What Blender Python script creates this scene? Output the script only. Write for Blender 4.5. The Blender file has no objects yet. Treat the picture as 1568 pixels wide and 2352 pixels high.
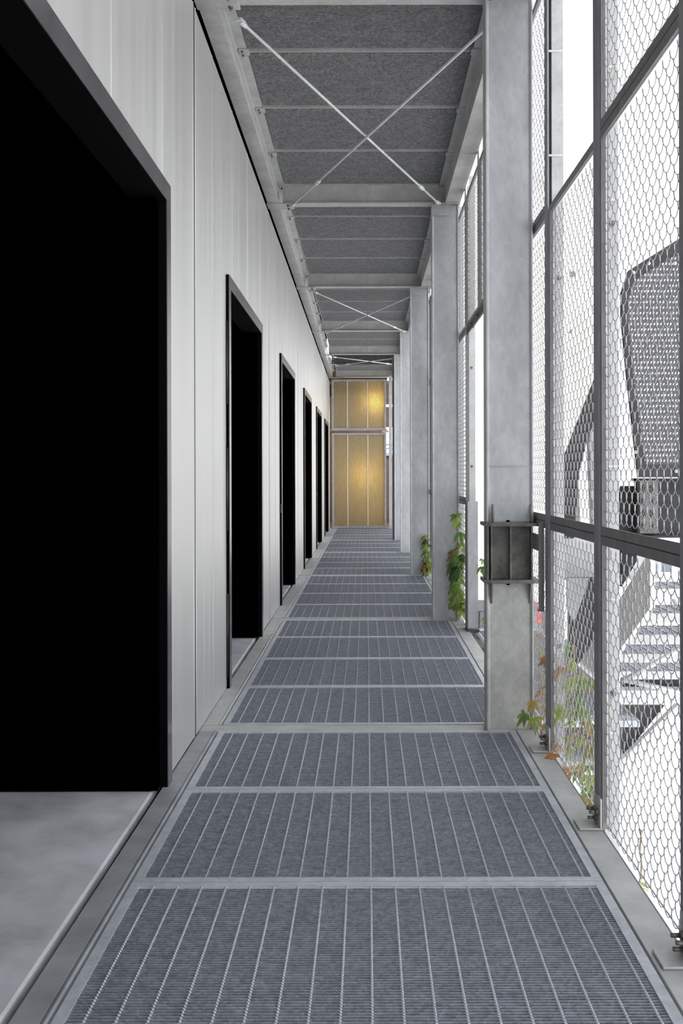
import bpy, math, random
from mathutils import Vector, Matrix
PI = math.pi
sc = bpy.context.scene
C = sc.collection
random.seed(7)

# ---------------------------------------------------------------- camera
F, VX, VY, H = 2210.0, 841.0, 1093.0, 1.12      # focal length in pixels, vanishing point, eye height
cam = bpy.data.objects.new('camera', bpy.data.cameras.new('camera'))
C.objects.link(cam)
cam.location = (0, 0, H)
cam.rotation_euler = (PI/2, math.radians(0.13), 0)
cam.data.sensor_fit = 'HORIZONTAL'
cam.data.sensor_width = 36
cam.data.lens = F/1568*36
cam.data.shift_x = -(VX-784)/1568
cam.data.shift_y = -(1176-VY)/1568
cam.data.clip_start = 0.05
cam.data.clip_end = 400
sc.camera = cam

# ---------------------------------------------------------------- light
w = bpy.data.worlds.new('overcast_sky')
sc.world = w
w.use_nodes = True
bg = w.node_tree.nodes['Background']
bg.inputs[0].default_value = (0.93, 0.96, 1.0, 1)
bg.inputs[1].default_value = 1.0
sun = bpy.data.objects.new('sun', bpy.data.lights.new('sun', 'SUN'))
C.objects.link(sun)
sun.data.energy = 3.0
sun.data.angle = math.radians(3)
sun.data.color = (1, 0.97, 0.92)
sun.rotation_euler = Vector((0.25, 0.30, -0.92)).to_track_quat('-Z', 'Y').to_euler()
sc.view_settings.view_transform = 'Standard'
sc.view_settings.look = 'None'
sc.view_settings.gamma = 1
sc.view_settings.exposure = 1.25
sc.cycles.max_bounces = 8
sc.cycles.diffuse_bounces = 5

def P(px, py, d):
    """point of the place seen at pixel px, py when it stands d metres down the walkway"""
    return Vector(((px-VX)*d/F, d, H-(py-VY)*d/F))

# ---------------------------------------------------------------- materials
def mat(name, col, rough=0.6, metal=0.0, noise=0.0, scale=8.0, stretch=(1, 1, 1), bump=0.0, detail=5,
        spangle=0.0, sp_scale=45, trans=0.0, emit=None, estr=0.0, col2=None, spec=0.5):
    m = bpy.data.materials.new(name)
    m.use_nodes = True
    nt = m.node_tree
    b = nt.nodes['Principled BSDF']
    b.inputs['Roughness'].default_value = rough
    b.inputs['Metallic'].default_value = metal
    b.inputs['Specular IOR Level'].default_value = spec
    c = Vector(col)
    c2 = Vector(col2) if col2 else None
    if noise or spangle:
        tc = nt.nodes.new('ShaderNodeTexCoord')
        mp = nt.nodes.new('ShaderNodeMapping')
        mp.inputs['Scale'].default_value = stretch
        nt.links.new(tc.outputs['Object'], mp.inputs[0])
        n = nt.nodes.new('ShaderNodeTexNoise')
        n.inputs['Scale'].default_value = scale
        n.inputs['Detail'].default_value = detail
        n.inputs['Roughness'].default_value = 0.62
        nt.links.new(mp.outputs[0], n.inputs[0])
        r = nt.nodes.new('ShaderNodeValToRGB')
        r.color_ramp.elements[0].position = 0.33
        r.color_ramp.elements[1].position = 0.68
        a = c*(1-noise)
        z = c2 if c2 else c*(1+noise)
        r.color_ramp.elements[0].color = (*a, 1)
        r.color_ramp.elements[1].color = (*z, 1)
        nt.links.new(n.outputs[0], r.inputs[0])
        out = r.outputs[0]
        if spangle:
            v = nt.nodes.new('ShaderNodeTexVoronoi')
            v.inputs['Scale'].default_value = sp_scale
            nt.links.new(mp.outputs[0], v.inputs[0])
            hs = nt.nodes.new('ShaderNodeSeparateColor')
            nt.links.new(v.outputs['Color'], hs.inputs[0])
            mr = nt.nodes.new('ShaderNodeMapRange')
            mr.inputs[3].default_value = 1-spangle
            mr.inputs[4].default_value = 1+spangle
            nt.links.new(hs.outputs[0], mr.inputs[0])
            mx = nt.nodes.new('ShaderNodeMix')
            mx.data_type = 'RGBA'
            mx.blend_type = 'MULTIPLY'
            mx.inputs[0].default_value = 1
            nt.links.new(out, mx.inputs[6])
            nt.links.new(mr.outputs[0], mx.inputs[7])
            out = mx.outputs[2]
        nt.links.new(out, b.inputs['Base Color'])
        if bump:
            bp = nt.nodes.new('ShaderNodeBump')
            bp.inputs['Strength'].default_value = bump
            bp.inputs['Distance'].default_value = 0.003
            nt.links.new(n.outputs[0], bp.inputs['Height'])
            nt.links.new(bp.outputs[0], b.inputs['Normal'])
    else:
        b.inputs['Base Color'].default_value = (*c, 1)
    if trans:
        b.inputs['Transmission Weight'].default_value = trans
    if emit:
        b.inputs['Emission Color'].default_value = (*emit, 1)
        b.inputs['Emission Strength'].default_value = estr
    return m

M = {}
M['column'] = mat('galvanised_column_steel', (.42, .43, .445), .5, .25, .19, 5, (1, 1, .45), .12, 7, .06, 60)
M['galv'] = mat('galvanised_steel', (.42, .425, .42), .52, .25, .14, 9, (1, 1, 1), .1, 6, .06, 70)
M['galv_dark'] = mat('dark_and_shaded_steel', (.04, .04, .042), .55, .3, .3, 14, (1, 1, 1), .2, 7, .08, 60)  # darkened so stair undersides and the open bay read as shaded
M['galv_light'] = mat('bright_galvanised_steel', (.55, .56, .55), .5, .2, .1, 8, (1, 1, 1), .05, 6, .05, 70)
M['shaft_low'] = mat('warm_galvanised_shaft_steel', (.40, .402, .385), .55, .2, .2, 9, (1, 1, .7), .15, 8, .07, 70)
M['splice'] = mat('rough_splice_steel', (.155, .15, .14), .6, .3, .35, 16, (1, 1, 1), .3, 8, .1, 80)
M['beam'] = mat('ceiling_beam_steel', (.42, .42, .405), .55, .2, .16, 6, (1, 1, 1), .1, 6, .06, 60)
M['grate'] = mat('grating_bar_steel', (.235, .25, .285), .5, .3, .13, 22, (1, 1, 1), 0, 7, .25, 130)
M['grate_up'] = mat('ceiling_grating_steel', (.25, .25, .26), .55, .3, .18, 22, (1, 1, 1), 0, 8, .35, 110)
M['rod'] = mat('grating_cross_rod_steel', (.50, .52, .56), .42, .35)
M['rim'] = mat('grating_rim_steel', (.42, .44, .48), .5, .25, .15, 12, (1, 1, 1), .05, 6, .06, 80)
M['post'] = mat('fence_post_bar_steel', (.24, .24, .25), .5, .35, .15, 14, (1, 1, .4), .1, 6, .05, 90)
M['stringer'] = mat('pale_stringer_steel', (.82, .82, .77), .6, 0, .08, 6)
M['frame'] = mat('fence_frame_steel', (.195, .187, .192), .5, .4, .15, 18, (1, 1, .3), .1, 6, .05, 90)
M['wire'] = mat('fence_wire_zinc', (.36, .35, .35), .45, .5)
M['black'] = mat('black_painted_steel', (.012, .012, .014), .28, 0, spec=.5)
M['blacklite'] = mat('lit_black_casing_face', (.055, .053, .057), .2, 0, .25, 10, (1, 1, .3), 0, 4, spec=.8)  # outer casing face, base raised to hold the bright exterior's reflection
M['void'] = mat('matt_black_leaf_and_shade', (.0004, .0003, .0003), .95, 0, spec=0)  # door leaf black, also painted where unlit rooms and gaps stay dark
M['concrete'] = mat('floor_concrete', (.42, .42, .45), .7, 0, .26, 4.0, (1, 1, 1), .1, 9)
M['curb'] = mat('edge_channel_steel', (.40, .405, .40), .55, .15, .16, 7, (1, 1, 1), .05, 8)
M['curb_dark'] = mat('darker_edge_channel_steel', (.27, .28, .30), .5, .15, .2, 7, (1, 1, 1), .05, 8)  # darker, bluer tone for the nearest channel on the door side
M['poly_frame'] = mat('screen_frame_steel', (.36, .36, .39), .5, .3, .12, 12)
M['jamb'] = mat('shaded_black_casing', (.002, .002, .002), .8, spec=.05)  # same black casing on its other faces, coloured to look unlit
M['white'] = mat('white_render', (.80, .79, .77), .8)
M['ground'] = mat('pale_pavement', (.74, .74, .75), .8, 0, .04, .5)
M['asphalt'] = mat('asphalt', (.06, .06, .065), .9)
M['win'] = mat('window_glass_dark', (.10, .12, .14), .15)
M['cream'] = mat('cream_balcony', (.62, .56, .47), .8)
M['red'] = mat('red_sign_board', (.75, .06, .07), .5)
M['signwhite'] = mat('sign_lettering_white', (.85, .82, .82), .5)
M['wood'] = mat('brown_room_wall', (.16, .10, .055), .8, 0, .2, 3)
M['black_frame'] = mat('dark_window_bar', (.02, .015, .015), .5)
M['bolt'] = mat('bolt_steel', (.17, .16, .155), .45, .6)
M['lamp'] = mat('lamp_bulb_glow', (1, .8, .4), .5, emit=(1, .62, .12), estr=5)
M['tube'] = mat('lamp_tube_glow', (1, 1, 1), .5, emit=(1, .9, .7), estr=3)
M['stem'] = mat('vine_stem', (.30, .22, .12), .7)
for n, c in (('leaf_green', (.11, .18, .04)), ('leaf_lime', (.24, .29, .07)), ('leaf_dark', (.035, .075, .025)),
             ('leaf_gold', (.32, .24, .08)), ('leaf_rust', (.31, .16, .07))):
    M[n] = mat(n, c, .45, 0, .25, 30)
    nt = M[n].node_tree
    b = nt.nodes['Principled BSDF']
    tr = nt.nodes.new('ShaderNodeBsdfTranslucent')
    tr.inputs[0].default_value = (c[0]*1.6, c[1]*1.6, c[2]*1.6, 1)
    mx = nt.nodes.new('ShaderNodeMixShader')
    mx.inputs[0].default_value = .35
    out = nt.nodes['Material Output']
    nt.links.new(b.outputs[0], mx.inputs[1]); nt.links.new(tr.outputs[0], mx.inputs[2]); nt.links.new(mx.outputs[0], out.inputs[0])

def wall_material():
    m = mat('brushed_aluminium_cladding', (.5, .5, .5), .36, .35)
    nt = m.node_tree
    b = nt.nodes['Principled BSDF']
    tc = nt.nodes.new('ShaderNodeTexCoord')
    mp = nt.nodes.new('ShaderNodeMapping')
    mp.inputs['Scale'].default_value = (1, 5, .08)
    nt.links.new(tc.outputs['Object'], mp.inputs[0])
    n = nt.nodes.new('ShaderNodeTexNoise'); n.inputs['Scale'].default_value = 3; n.inputs['Detail'].default_value = 8
    nt.links.new(mp.outputs[0], n.inputs[0])
    r = nt.nodes.new('ShaderNodeValToRGB')
    r.color_ramp.elements[0].position = .3; r.color_ramp.elements[1].position = .7
    r.color_ramp.elements[0].color = (.425, .415, .40, 1); r.color_ramp.elements[1].color = (.475, .472, .465, 1)
    nt.links.new(n.outputs[0], r.inputs[0]); nt.links.new(r.outputs[0], b.inputs['Base Color'])
    mr = nt.nodes.new('ShaderNodeMapRange'); mr.inputs[3].default_value = .3; mr.inputs[4].default_value = .46
    nt.links.new(n.outputs[0], mr.inputs[0]); nt.links.new(mr.outputs[0], b.inputs['Roughness'])
    bp = nt.nodes.new('ShaderNodeBump'); bp.inputs['Strength'].default_value = .05; bp.inputs['Distance'].default_value = .002
    nt.links.new(n.outputs[0], bp.inputs['Height']); nt.links.new(bp.outputs[0], b.inputs['Normal'])
    return m
M['wall'] = wall_material()

def poly_material():
    m = bpy.data.materials.new('corrugated_polycarbonate')
    m.use_nodes = True
    nt = m.node_tree; nt.nodes.clear()
    out = nt.nodes.new('ShaderNodeOutputMaterial')
    tr = nt.nodes.new('ShaderNodeBsdfTranslucent'); tr.inputs[0].default_value = (.78, .72, .56, 1)
    df = nt.nodes.new('ShaderNodeBsdfPrincipled'); df.inputs['Base Color'].default_value = (.20, .16, .11, 1); df.inputs['Roughness'].default_value = .35
    mx = nt.nodes.new('ShaderNodeMixShader'); mx.inputs[0].default_value = .62
    nt.links.new(df.outputs[0], mx.inputs[1]); nt.links.new(tr.outputs[0], mx.inputs[2]); nt.links.new(mx.outputs[0], out.inputs[0])
    return m
M['poly'] = poly_material()
M['poly_rib'] = mat('polycarbonate_rib', (.26, .20, .12), .4)
M['poly_joint'] = mat('polycarbonate_joint_strip', (.60, .50, .42), .5)

def perf_material():
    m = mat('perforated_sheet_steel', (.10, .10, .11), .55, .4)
    return m
M['perf'] = perf_material()

# ---------------------------------------------------------------- mesh helpers
class MB:
    def __init__(s): s.v = []; s.f = []; s.mi = []; s.sm = []
    def add(s, vs, fs, mi=0, smooth=False):
        k = len(s.v); s.v += [tuple(p) for p in vs]
        for f in fs: s.f.append([i+k for i in f]); s.mi.append(mi); s.sm.append(smooth)
        return s
    def box(s, x0, x1, y0, y1, z0, z1, mi=0):
        if x0 > x1: x0, x1 = x1, x0
        if y0 > y1: y0, y1 = y1, y0
        if z0 > z1: z0, z1 = z1, z0
        return s.add([(x0, y0, z0), (x1, y0, z0), (x1, y1, z0), (x0, y1, z0), (x0, y0, z1), (x1, y0, z1), (x1, y1, z1), (x0, y1, z1)],
              [(0, 3, 2, 1), (4, 5, 6, 7), (0, 1, 5, 4), (1, 2, 6, 5), (2, 3, 7, 6), (3, 0, 4, 7)], mi)
    def prism(s, pts, off, mi=0):
        """pts: planar outline (3d), extruded by off"""
        n = len(pts); off = Vector(off)
        a = [Vector(p) for p in pts]; b = [p+off for p in a]
        fs = [tuple(range(n))[::-1], tuple(range(n, 2*n))] + [(i, (i+1) % n, n+(i+1) % n, n+i) for i in range(n)]
        return s.add(a+b, fs, mi)
    def tube(s, path, r, n=8, mi=0, caps=True, radii=None, smooth=True):
        path = [Vector(p) for p in path]
        vs = []; up = None
        for i, p in enumerate(path):
            t = (path[min(i+1, len(path)-1)]-path[max(i-1, 0)])
            if t.length < 1e-9: t = Vector((0, 0, 1))
            t.normalize()
            if up is None: up = Vector((0, 0, 1)) if abs(t.z) < .9 else Vector((1, 0, 0))
            a = t.cross(up).normalized(); b = a.cross(t).normalized(); up = b
            rr = radii[i] if radii else r
            for k in range(n):
                q = 2*PI*k/n
                vs.append(p+a*rr*math.cos(q)+b*rr*math.sin(q))
        fs = []
        for i in range(len(path)-1):
            for k in range(n):
                k2 = (k+1) % n
                fs.append((i*n+k, i*n+k2, (i+1)*n+k2, (i+1)*n+k))
        s.add(vs, fs, mi, smooth)
        if caps:
            k = len(s.v)-len(vs)
            s.f.append([k+i for i in range(n)][::-1]); s.mi.append(mi); s.sm.append(False)
            s.f.append([k+(len(path)-1)*n+i for i in range(n)]); s.mi.append(mi); s.sm.append(False)
        return s
    def bolt(s, c, axis, r=.011, h=.009, mi=0):
        c = Vector(c); a = Vector(axis).normalized()
        s.tube([c, c+a*h], r, 6, mi, smooth=False)
        s.tube([c+a*h, c+a*(h*2)], r*.5, 8, mi)
        return s
    def bar(s, p0, p1, wd, ht, up=(0, 0, 1), mi=0):
        p0 = Vector(p0); p1 = Vector(p1); t = (p1-p0).normalized()
        a = t.cross(Vector(up)).normalized(); b = a.cross(t).normalized()
        q = [p0+a*wd/2+b*ht/2, p0-a*wd/2+b*ht/2, p0-a*wd/2-b*ht/2, p0+a*wd/2-b*ht/2]
        return s.prism(q, p1-p0, mi)
    def mesh(s, name, mats):
        me = bpy.data.meshes.new(name)
        me.from_pydata(s.v, [], s.f)
        for m in (mats if isinstance(mats, (list, tuple)) else [mats]): me.materials.append(M[m] if isinstance(m, str) else m)
        me.polygons.foreach_set('material_index', s.mi)
        me.polygons.foreach_set('use_smooth', s.sm)
        me.update()
        return me
    def build(s, name, mats, parent=None, bevel=0):
        o = bpy.data.objects.new(name, s.mesh(name, mats))
        C.objects.link(o)
        if parent: o.parent = parent
        if bevel:
            b = o.modifiers.new('bevel', 'BEVEL'); b.width = bevel; b.segments = 2; b.limit_method = 'ANGLE'; b.angle_limit = math.radians(50)
        return o
def tag(o, label, cat, group=None, kind=None):
    o['label'] = label; o['category'] = cat
    if group: o['group'] = group
    if kind: o['kind'] = kind
    return o
def thing(name, label, cat, loc=(0, 0, 0), rz=0, group=None):
    o = bpy.data.objects.new(name, None); o.empty_display_size = .1
    C.objects.link(o); o.location = loc; o.rotation_euler = (0, 0, rz)
    return tag(o, label, cat, group)
def struct(o, label=None, cat=None):
    o['kind'] = 'structure'
    if label: o['label'] = label
    if cat: o['category'] = cat
    return o
def copy_tree(o, parent=None):
    c = o.copy(); C.objects.link(c); c.parent = parent
    for ch in list(o.children): copy_tree(ch, c)
    return c
SK = 0.0030     # the cladding runs very slightly out of parallel with the walkway
def skew(o): o.rotation_euler = (0, 0, SK); return o

BEAM = [-2.23, 1.029, 4.287, 7.545, 10.85, 14.13, 16.85, 18.30, 20.75]
WX = -.7235
ZB, ZG = 3.243, 3.378          # underside of ceiling beams, underside of ceiling grating
ORD = ['first', 'second', 'third', 'fourth', 'fifth', 'sixth', 'seventh', 'eighth', 'ninth', 'tenth', 'eleventh', 'twelfth', 'thirteenth',
       'fourteenth', 'fifteenth', 'sixteenth', 'seventeenth', 'eighteenth', 'nineteenth', 'twentieth', 'twenty-first', 'twenty-second',
       'twenty-third', 'twenty-fourth', 'twenty-fifth', 'twenty-sixth', 'twenty-seventh', 'twenty-eighth', 'twenty-ninth', 'thirtieth']

# ================================================================ LARGE STRUCTURE
# ---- cladding wall with door openings
DOORS = [(1.55, 3.54), (5.08, 6.777), (8.33, 10.01), (11.60, 13.22), (14.70, 16.37), (17.80, 19.47)]
DH = 2.185
w_ = MB()
T = .10
ys = [-3.2]
for a, b in DOORS: ys += [a, b]
ys.append(20.75)
WT = 3.142
for i in range(0, len(ys), 2):
    w_.box(WX-T, WX, ys[i], ys[i+1], .006, WT)
for a, b in DOORS: w_.box(WX-T, WX, a, b, DH-.02, WT)
seams = []
J0 = 4.13
for k in range(-2, 6):
    J = J0+3.258*k
    for yy in (J-.028, J+.028):                       # two raised lips and the open joint between them
        if 0 < 1: seams.append((yy, .010, .0035))
    for q in (.50, 1.20, 1.90, 2.60):
        seams.append((J+q, .006, .0025))
for yy, wd, h in seams:
    if yy > 20.6 or yy < -3: continue
    z0 = .006
    for a, b in DOORS:
        if a-.05 < yy < b+.05: z0 = DH+.01
    w_.prism([(WX, yy-wd/2, z0), (WX+h, yy-wd*.2, z0), (WX+h, yy+wd*.2, z0), (WX, yy+wd/2, z0)], (0, 0, WT-z0))
wl = struct(skew(w_.build('wall_left', 'wall')))
jt = MB()
for k in range(-2, 6):
    J = J0+3.258*k
    if J < 20: jt.box(WX-.001, WX+.0016, J-.009, J+.009, .006, WT)
struct(skew(jt.build('trim_1', 'black_frame')))
# building volume behind the cladding, coloured black so the gap above stays dark
vb = MB()
vb.box(-4.2, WX-T-.02, -3.2, 20.75, WT+.02, 6.6)
vb.box(-4.2, -4.1, -3.2, 20.75, 0, WT)
vb.box(-4.2, WX-T-.02, 20.6, 20.75, 0, WT)
vb.box(-4.2, WX-T-.02, -3.2, -3.1, 0, WT)
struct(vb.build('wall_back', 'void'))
# floor slab inside the doors with rounded lip and dark joint to the edge channel
sl = MB()
sl.prism([(-4.1, -3, -.25), (-.750, -3, -.25), (-.750, -3, -.005), (-.757, -3, 0), (-4.1, -3, 0)], (0, 23.6, 0))
struct(skew(sl.build('floor', 'concrete')))
jf = MB(); jf.box(-.750, -.722, -3, 20.6, -.25, -.03); struct(skew(jf.build('trim_3', 'void')))
# unseen roof slab added to shade the walkway, plus the end room's ceiling
rf = MB(); rf.box(-4.2, .95, -3.2, 23, 6.6, 6.8); rf.box(-4.2, .5, 20.75, 23.6, 3.42, 3.55)
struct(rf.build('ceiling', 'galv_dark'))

# ---- doors: casing proud of the wall, matt black leaf standing open at the far jamb
def door(i, a, b):
    d = bpy.data.objects.new('door_%d' % (i+1), None); C.objects.link(d); struct(d); skew(d)
    x0, x1 = WX, WX+.018
    fw = .070
    for nm, (ya, yb, za, zb) in (('casing_near_jamb', (a, a+fw, 0, DH-fw-.0008)), ('casing_far_jamb', (b-fw, b, 0, DH-fw-.0008)), ('casing_head', (a, b, DH-fw, DH))):
        m = MB(); m.box(x1-.003, x1, ya, yb, za, zb, 1); m.box(x0-.11, x1-.0031, ya, yb, za, zb)
        m.build(nm, ['jamb', 'blacklite'], d)
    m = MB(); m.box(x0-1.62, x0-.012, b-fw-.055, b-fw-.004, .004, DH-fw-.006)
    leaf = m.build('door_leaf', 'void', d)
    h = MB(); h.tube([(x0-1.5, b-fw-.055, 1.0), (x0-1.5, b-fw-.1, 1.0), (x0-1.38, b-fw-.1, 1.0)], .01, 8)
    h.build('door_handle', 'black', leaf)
    m = MB()                                         # black panels in place of the room's darkness beyond the doorway
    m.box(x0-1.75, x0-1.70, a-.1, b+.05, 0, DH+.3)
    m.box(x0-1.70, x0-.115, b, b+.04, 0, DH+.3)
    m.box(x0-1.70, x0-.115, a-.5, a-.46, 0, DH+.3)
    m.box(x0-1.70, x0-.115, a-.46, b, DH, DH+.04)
    m.build('room_dark_panels', 'void', d)
    if i in (2, 4):
        m = MB(); z = .84; yn = a-.006
        m.box(x0, x1-.004, yn-.008, yn, z-.035, z+.035)
        m.box(x1-.030, x1-.024, yn-.02, yn, z-.035, z+.035)
        m.box(x1-.030, x1-.004, yn-.02, yn, z+.026, z+.035)
        m.box(x1-.030, x1-.004, yn-.02, yn, z-.035, z-.026)
        m.build('door_latch', 'black', d)
    if i in (1,):
        for z in (1.72, 1.05, .28):
            m = MB(); m.tube([(x0+.006, a-.007, z-.22), (x0+.006, a-.007, z+.22)], .005, 8)
            m.build('hinge', 'black', d)
for i, (a, b) in enumerate(DOORS): door(i, a, b)

# ================================================================ GRATING PANELS
def grating(L, W=1.30, depth=.030, first=.064, nrod=19, pitch=.066, bar='grate', twisted=True, barw=.0032):
    rim = MB(); rw = .0265
    for (x0, x1, y0, y1) in ((0, rw, 0, L), (W-rw, W, 0, L), (rw, W-rw, 0, rw), (rw, W-rw, L-rw, L)):
        rim.box(x0, x1, y0, y1, -.005, 0)
    for (x0, x1, y0, y1) in ((0, .004, 0, L), (W-.004, W, 0, L), (.004, W-.004, 0, .004), (.004, W-.004, L-.004, L)):
        rim.box(x0, x1, y0, y1, -depth, -.005)
    bars = MB(); n = int((L-2*rw)/.0111); st = (L-2*rw)/n
    for k in range(1, n):
        y = rw+k*st
        bars.box(rw*.7, W-rw*.7, y-barw/2, y+barw/2, -depth+.002, -.0022)
    rods = MB(); r = .0042
    for k in range(nrod):
        x = first+k*pitch
        if twisted:
            vs = []; N = int((L-2*rw)/.0048)
            for j in range(N+1):
                y = rw*.6+(L-1.2*rw)*j/N; q = j*PI/4.6
                for c in range(4): vs.append((x+r*math.cos(q+c*PI/2), y, -.0042+r*math.sin(q+c*PI/2)))
            fs = [(j*4+c, j*4+(c+1) % 4, (j+1)*4+(c+1) % 4, (j+1)*4+c) for j in range(N) for c in range(4)]
            rods.add(vs, fs)
        else:
            rods.box(x-.003, x+.003, rw*.6, L-rw*.6, -.009, -.001)
    return rim, bars, rods
def grating_thing(L, bar, **k):
    rim, bars, rods = grating(L, bar=bar, **k)
    t = thing('steel_grating', '', 'grating')
    rim.build('rim', 'rim' if bar == 'grate' else 'beam', t)
    b = bars.build('bearing_bars', bar, t)
    rods.build('cross_rods', 'rod' if bar == 'grate' else 'grate_up', t)
    return t
LP = .787
g0 = grating_thing(LP-.003, 'grate')
used = False; cnt = 0
colname = ['', 'first', 'second', 'third', 'fourth', 'fifth', 'sixth']
WHERE = {-1: None, 0: 'in front of the nearest column', 1: 'past the first column', 2: 'past the second column',
         3: 'past the third column', 4: 'past the fourth column', 5: 'just beyond the fifth column', 6: 'at the foot of the amber screens'}
for bi in range(len(BEAM)-1):
    y0, y1 = BEAM[bi]+.055, BEAM[bi+1]-.055
    if bi == len(BEAM)-2: y1 = BEAM[bi+1]-.06
    n = max(1, round((y1-y0)/.79)); L = (y1-y0)/n
    for k in range(n):
        o = g0 if not used else copy_tree(g0)
        used = True
        o.location = (-.649, y0+k*L, 0); o.scale = (1, (L-.003)/(LP-.003), 1)
        if bi == 0: lab = 'grey steel floor grating behind the nearest panels of the walkway'; o['group'] = 'floor gratings behind the view'
        elif n == 1: lab = 'short grey floor grating panel %s' % WHERE[bi-1]
        else: lab = '%s grey floor grating panel %s' % (ORD[k], WHERE[bi-1])
        o['label'] = lab
c0 = grating_thing(LP-.003, 'grate_up', twisted=False)
used = False
for bi in range(1, len(BEAM)-1):
    if bi == 6: continue                         # open bay over the walkway near the far end
    y0, y1 = BEAM[bi]+.055, BEAM[bi+1]-.055
    n = max(1, round((y1-y0)/.79)); L = (y1-y0)/n
    for k in range(n):
        o = c0 if not used else copy_tree(c0)
        used = True
        o.location = (-.640, y0+k*L, ZG+.032); o.scale = (1.24/1.30, (L-.006)/(LP-.003), 1)
        w2 = {0: 'overhead before the nearest column', 1: 'overhead between the first and second columns', 2: 'overhead between the second and third columns',
              3: 'overhead between the third and fourth columns', 4: 'overhead between the fourth and fifth columns', 6: 'overhead in front of the amber screens'}[bi-1]
        o['label'] = '%s dark ceiling grating panel %s' % (ORD[k], w2)
        if bi == 1: o['label'] = 'dark ceiling grating panel overhead before the nearest column'; o['group'] = 'ceiling gratings above the near end'

# ================================================================ BEAMS
def ibeam(m, x0, x1, yc, wd, z0, z1, tf=.009, tw=.007):
    m.box(x0, x1, yc-wd/2, yc+wd/2, z0, z0+tf)
    m.box(x0, x1, yc-wd/2, yc+wd/2, z1-tf, z1)
    m.box(x0, x1, yc-tw/2, yc+tw/2, z0+tf, z1-tf)
BL = ['behind the view', 'nearest the camera', 'at the nearest column', 'at the second column', 'at the third column', 'at the fourth column',
      'at the fifth column', 'beyond the fifth column', 'under the amber screens']
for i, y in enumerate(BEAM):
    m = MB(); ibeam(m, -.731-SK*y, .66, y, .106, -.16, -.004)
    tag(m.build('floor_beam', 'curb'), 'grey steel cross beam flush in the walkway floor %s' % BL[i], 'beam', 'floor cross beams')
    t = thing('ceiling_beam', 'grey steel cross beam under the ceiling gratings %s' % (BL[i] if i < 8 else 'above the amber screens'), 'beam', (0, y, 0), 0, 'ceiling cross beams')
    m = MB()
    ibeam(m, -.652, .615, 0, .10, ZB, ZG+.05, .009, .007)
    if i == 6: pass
    m.build('web_and_flanges', 'galv_dark' if i == 7 else 'beam', t)  # beam at the open bay coloured darker in place of its shade
    for sx, x in ((-1, -.655), (1, .60)):
        m = MB()
        if sx < 0: m.box(-.748-SK*y, -.565, -.075, .075, ZB-.010, ZB-.0015)
        else: m.box(.535, .735, -.075, .049, ZB-.010, ZB-.0015)
        m.build('gusset_plate', 'galv', t, .002)
        for dy in (-.045, .045):
            m = MB(); m.bolt((x-.05*sx, dy, ZB-.009), (0, 0, -1), .011, .009)
            m.build('bolt', 'bolt', t)
        for dz in (.035, .1):
            m = MB(); m.bolt((x-.035*sx, -.004, ZB+dz), (0, -1, 0), .010, .007)
            m.build('bolt', 'galv', t)
for i in range(1, len(BEAM)-1):
    y0, y1 = BEAM[i]+.0045, BEAM[i+1]-.0045
    part = ['', 'before the nearest column', 'between first and second columns', 'between second and third columns', 'between third and fourth columns',
            'between fourth and fifth columns', 'over the open bay past the fifth column', 'just before the amber screens'][i]
    # left eaves beam
    t = thing('edge_beam', 'galvanised ceiling edge beam along the wall cladding %s' % part, 'beam', (0, 0, 0), SK, 'ceiling edge beams by the wall')
    m = MB()
    m.box(-.742, -.655, y0-.0, y1, ZB-.001, ZB+.009); m.box(-.742, -.655, y0, y1, ZB+.160, ZB+.17)
    m.box(-.672, -.664, y0, y1, ZB+.009, ZB+.16)
    m.build('channel', 'beam', t, .0015)
    if i != 6:
        m = MB(); m.box(-.664, -.612, y0+.02, y1-.02, ZG-.006, ZG-.001); m.box(-.664, -.659, y0+.02, y1-.02, ZG-.055, ZG-.006)
        m.build('ledger_angle', 'galv', t)
        n = max(1, round((y1-y0)/.79))
        for k in range(1, n):
            yy = y0+(y1-y0)*k/n
            m = MB(); m.box(-.655, -.600, yy-.035, yy+.035, ZG-.014, ZG-.0065)
            c = m.build('clip', 'galv', t, .001)
            for dy in (-.022, .022):
                m = MB(); m.bolt((-.635, yy+dy, ZG-.014), (0, 0, -1), .007, .006); m.build('bolt', 'bolt', c)
    if i == 6:
        m = MB()
    # right eaves beam
    t = thing('edge_beam', 'galvanised ceiling edge beam above the wire fence %s' % part, 'beam', (0, 0, 0), 0, 'ceiling edge beams by the fence')
    m = MB()
    m.box(.618, .735, y0, y1, ZB-.001, ZB+.009); m.box(.618, .735, y0, y1, ZB+.17, ZB+.18); m.box(.618, .626, y0, y1, ZB+.009, ZB+.17); m.box(.727, .735, y0, y1, ZB+.009, ZB+.17)
    m.build('box_section', 'beam', t, .0015)
    if i != 6:
        m = MB(); m.box(.570, .618, y0+.02, y1-.02, ZG-.006, ZG-.001); m.box(.613, .618, y0+.02, y1-.02, ZG-.055, ZG-.006)
        m.build('ledger_angle', 'galv', t)
        n = max(1, round((y1-y0)/.79))
        for k in range(1, n):
            yy = y0+(y1-y0)*k/n
            m = MB(); m.box(.560, .612, yy-.035, yy+.035, ZG-.014, ZG-.0065); m.build('clip', 'galv', t)
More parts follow.
